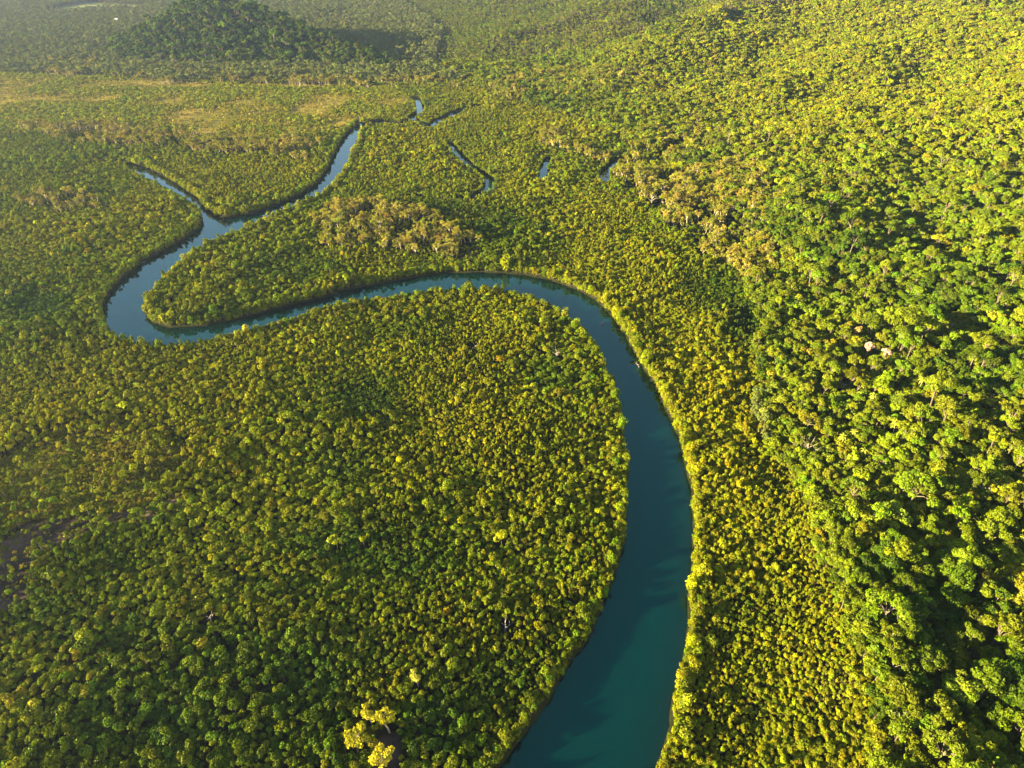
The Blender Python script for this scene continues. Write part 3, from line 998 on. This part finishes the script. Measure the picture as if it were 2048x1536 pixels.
def pb_label(x, y):
    px_, py_, _ = project(x, y, 0.0)
    if py_ > 400 and px_ < 1000:
        return 'tan crowned paperbark on the low mound inside the river bend', 'paperbarks on the mound'
    if px_ > 1290 and py_ > 320:
        return 'tan paperbark with pale stem in the row along the rainforest edge', 'paperbarks at the rainforest edge'
    if px_ > 1000 and py_ > 230:
        return 'tan paperbark with pale stem in the far clump beyond the narrow creeks', 'paperbarks beyond the creeks'
    if px_ < 700 and py_ > 230:
        return 'tan paperbark with pale stem in the row across the marsh', 'paperbarks across the marsh'
    return 'small tan paperbark with pale stem at the foot of the far hills', 'paperbarks at the hill foot'


big_p, PB = split_largest(PB, 300)
plant_each(big_p, 'paperbark_tree', 'paperbark', 'tree', pb_label)

for (nm, kd, fo, _p, h_, sp, ti, lab), (x, y, z) in zip(SPECIAL, SPEC_AT):
    individual(nm, kd, fo, (x, y, z), (0, 0, fo * 1.3), (sp, sp, h_ / FORM_H[kd]), ti, lab, 'tree')

# palms on the right slope
r = np.random.default_rng(21)
for px_, py_ in [(1842, 770), (1858, 782), (1896, 742), (1905, 730), (1718, 790), (1744, 806), (1690, 880), (1702, 870), (1812, 690), (1800, 668), (1650, 840), (1730, 905), (1788, 860), (1668, 1010), (1950, 800), (1930, 860)]:
    x, y = ground_at(px_, py_, 25)
    for _ in range(5):
        z = float(terrain(np.array([x]), np.array([y]))[0])
        x, y = ground_at(px_, py_, z + 13)
    individual('palm_tree', 'palm', int(r.integers(0, 3)), (x, y, z), (0, 0, r.random() * 6), (1.15, 1.15, 1.25 + .1 * r.random()), (0.22, 0.23, 0.02),
               'slender pale stemmed palm poking out of the rainforest on the right slope', 'palm', 'palms on the right slope')


# dead wood
def dead_tree(name, x, y, z, h, label, lean, seed, mat, n, cat='dead tree'):
    rr = np.random.default_rng(seed)
    o = bpy.data.objects.new(name, None)
    C.objects.link(o)
    o.location = (x, y, max(z, -0.4))
    o['label'], o['category'] = label, cat
    top = np.array([lean[0], lean[1], h * 0.75])
    link('trunk', MB().tube([(0, 0, -1), top * 0.5 + (0.2, 0, 0), top], [0.42, 0.33, 0.2], 7).mesh('trunk', mat, 0, True), o)
    for j in range(n):
        t = 0.45 + 0.55 * j / n
        a = j * 2.4 + rr.random()
        b = top * t
        q = h * (0.16 + 0.14 * rr.random())
        e = b + np.array([q * math.cos(a), q * math.sin(a), q * (0.6 + 0.6 * rr.random())])
        m_ = (b + e) / 2 + rr.normal(size=3) * 0.25
        mb = MB().tube([b, m_, e], [0.2, 0.14, 0.05], 5)
        for s_ in range(2):
            g = e + (e - b) * 0.35 + rr.normal(size=3) * q * 0.35
            mb.tube([m_ * .4 + e * .6, g], [0.09, 0.03], 4)
        link('branch', mb.mesh('branch', mat, 0, True), o)
    return o


for (nm, _p, h_, lab, ln, sd_, n_), (x, y, z) in zip(DEAD, DEAD_AT):
    dead_tree(nm, x, y, z, h_, lab, ln, sd_, M_SUNK if nm == 'sunken_tree' else M_DEAD, n_)

# ------------------------------------------------------------------ far houses
M_WALL = bark_material('pale_render', (0.62, 0.60, 0.55), (0.72, 0.70, 0.66), 0.8, 0.6)
M_ROOF = bark_material('pale_sheet_roof', (0.60, 0.58, 0.55), (0.70, 0.68, 0.65), 0.6, 0.4)
M_RUST = bark_material('rust_sheet_roof', (0.42, 0.22, 0.14), (0.52, 0.30, 0.20), 0.7, 0.4)
M_GLASS = bark_material('dark_window', (0.02, 0.025, 0.03), (0.03, 0.035, 0.04), 0.2, 0.4)


def house(px_, py_, w_, l_, rot, roof, label):
    x, y = ground_at(px_, py_, 20)
    for _ in range(8):
        z = float(terrain(np.array([x]), np.array([y]))[0])
        x, y = ground_at(px_, py_, z + 8)
    o = bpy.data.objects.new('house', None)
    C.objects.link(o)
    o.location, o.rotation_euler = (x, y, z + 1), (0, 0, rot)
    o['label'], o['category'] = label, 'house'
    a, b, h = l_ / 2, w_ / 2, 9.0
    link('wall', MB().box((-a, -b, -3), (a, b, h)).mesh('wall', M_WALL), o)
    rf = MB()
    e = 0.8
    rf.add([(-a - e, -b - e, h + .01), (a + e, -b - e, h + .01), (a + e, b + e, h + .01), (-a - e, b + e, h + .01), (-a - e, 0, h + 3), (a + e, 0, h + 3)],
           [(0, 1, 5, 4), (2, 3, 4, 5), (0, 3, 2, 1)], [(0, 4, 3), (1, 2, 5)])
    link('roof', rf.mesh('roof', roof), o)
    for sx in (-0.5, 0.05, 0.5):
        link('window', MB().box((sx * a * 1.2 - 0.9, -b - 0.05, h - 3.2), (sx * a * 1.2 + 0.9, -b + 0.1, h - 1.2)).mesh('window', M_GLASS), o)
    return o, x, y


HOUSES = [(1575, 104, 11, 17, 0.2, M_ROOF, 'small white roofed house in the forest, lower of the pair on the far slope'),
          (1588, 84, 10, 14, -0.4, M_ROOF, 'small white house in the forest, upper of the pair on the far slope'),
          (1672, 98, 10, 13, 0.6, M_ROOF, 'grey white house below the dark pointed trees on the far slope'),
          (1596, 110, 9, 18, 0.1, M_RUST, 'long rust roofed shed beside the small white houses on the far slope'),
          (1855, 106, 10, 16, -0.2, M_RUST, 'pinkish roofed house alone above the pale clearing at the upper right'),
          (1045, 10, 12, 18, 0.3, M_ROOF, 'tiny pale house near the top edge above the middle of the picture'),
          (522, 28, 11, 17, 0.1, M_ROOF, 'tiny pale house just right of the conical hill top'),
          (236, 40, 12, 20, -0.1, M_ROOF, 'tiny pale house in the plain below the light pasture')]
house_xy = np.array([house(*h)[1:] for h in HOUSES])


def clear_houses(T):
    k = np.ones(len(T['X']), bool)
    for hx, hy in house_xy:
        k &= ~((np.abs(T['X'] - hx) < 13) & (T['Y'] - hy < 12) & (T['Y'] - hy > -34))
    return pick(T, k)


RF, FAR, HILLT = clear_houses(RF), clear_houses(FAR), clear_houses(HILLT)

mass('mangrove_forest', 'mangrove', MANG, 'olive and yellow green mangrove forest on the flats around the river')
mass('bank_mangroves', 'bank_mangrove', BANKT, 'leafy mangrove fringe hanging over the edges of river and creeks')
mass('scrub', 'shrub', SHRUB[0], 'low golden scrub patch at the lower left')
mass('marsh_scrub', 'shrub', SHRUB[1], 'low olive scrub over the open marsh before the conical hill')
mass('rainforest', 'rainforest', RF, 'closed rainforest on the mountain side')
mass('rainforest_undergrowth', 'understorey', US, 'lower trees between the rainforest crowns')
mass('hill_forest', 'rainforest', HILLT, 'dark green forest covering the conical hill')
mass('plain_forest', 'rainforest', FAR, 'hazy forest on the far plain')
if len(PB['X']):
    mass('paperbark_wood', 'paperbark', PB, 'small far paperbarks at the foot of the hills')

# ------------------------------------------------------------------ air
M_HAZE, nt, out = new_mat('hazy_air')
pv = N(nt, 'ShaderNodeVolumePrincipled')
pv.inputs['Color'].default_value = (0.44, 0.57, 1.0, 1)
pv.inputs['Density'].default_value = 0.000046
pv.inputs['Anisotropy'].default_value = 0.6
nt.links.new(pv.outputs[0], out.inputs['Volume'])
zlo, zhi = float(GZ.min()) - 1, float(max(GZ.max(), CAM_H)) + 40
me = MB().box((gx[0] - 5, gy[0] - 5, zlo), (gx[-1] + 5, gy[-1] + 5, zhi)).mesh('haze', M_HAZE)
link('haze', me, kind='stuff', label='thin bluish evening haze over the far plain and hills', category='haze')

# ------------------------------------------------------------------ light, sky, camera
ELEV = math.radians(13)
sx, sy = -0.958, -0.285
W = bpy.data.worlds.new('World')
S.world = W
W.use_nodes = True
wn = W.node_tree
bg = wn.nodes['Background']
sky = wn.nodes.new('ShaderNodeTexSky')
sky.sky_type = 'NISHITA'
sky.sun_disc = False
sky.sun_elevation = ELEV
sky.sun_rotation = math.atan2(-sx, sy)
sky.dust_density = 1.5
wn.links.new(sky.outputs[0], bg.inputs['Color'])
bg.inputs['Strength'].default_value = 0.05
sl = bpy.data.lights.new('sun', 'SUN')
sl.energy = 5.0
sl.angle = math.radians(0.5)
sl.color = (1.0, 0.82, 0.40)
so = bpy.data.objects.new('sun', sl)
C.objects.link(so)
from mathutils import Vector
so.rotation_euler = Vector((-sx * math.cos(ELEV), -sy * math.cos(ELEV), -math.sin(ELEV))).to_track_quat('-Z', 'Y').to_euler()
so.location = (-400, -100, 600)

cam = bpy.data.cameras.new('camera')
cam.sensor_width = 36
cam.lens = 36 * FPX / 2048
cam.clip_start, cam.clip_end = 1, 40000
co = bpy.data.objects.new('camera', cam)
C.objects.link(co)
co.location = (0, 0, CAM_H)
co.rotation_euler = (math.pi / 2 - PITCH, 0, 0)
S.camera = co

S.view_settings.view_transform = 'Standard'
S.view_settings.look = 'None'
S.view_settings.exposure = 3.22
S.view_settings.gamma = 1
S.render.engine = 'CYCLES'
S.render.filter_size = 1.1
cy = S.cycles
cy.max_bounces, cy.diffuse_bounces, cy.glossy_bounces, cy.transmission_bounces, cy.volume_bounces = 6, 2, 2, 3, 0
cy.use_denoising = True
cy.denoiser = 'OPENIMAGEDENOISE'
cy.denoising_input_passes = 'RGB_ALBEDO_NORMAL'
cy.denoising_prefilter = 'ACCURATE'
cy.sample_clamp_indirect = 6
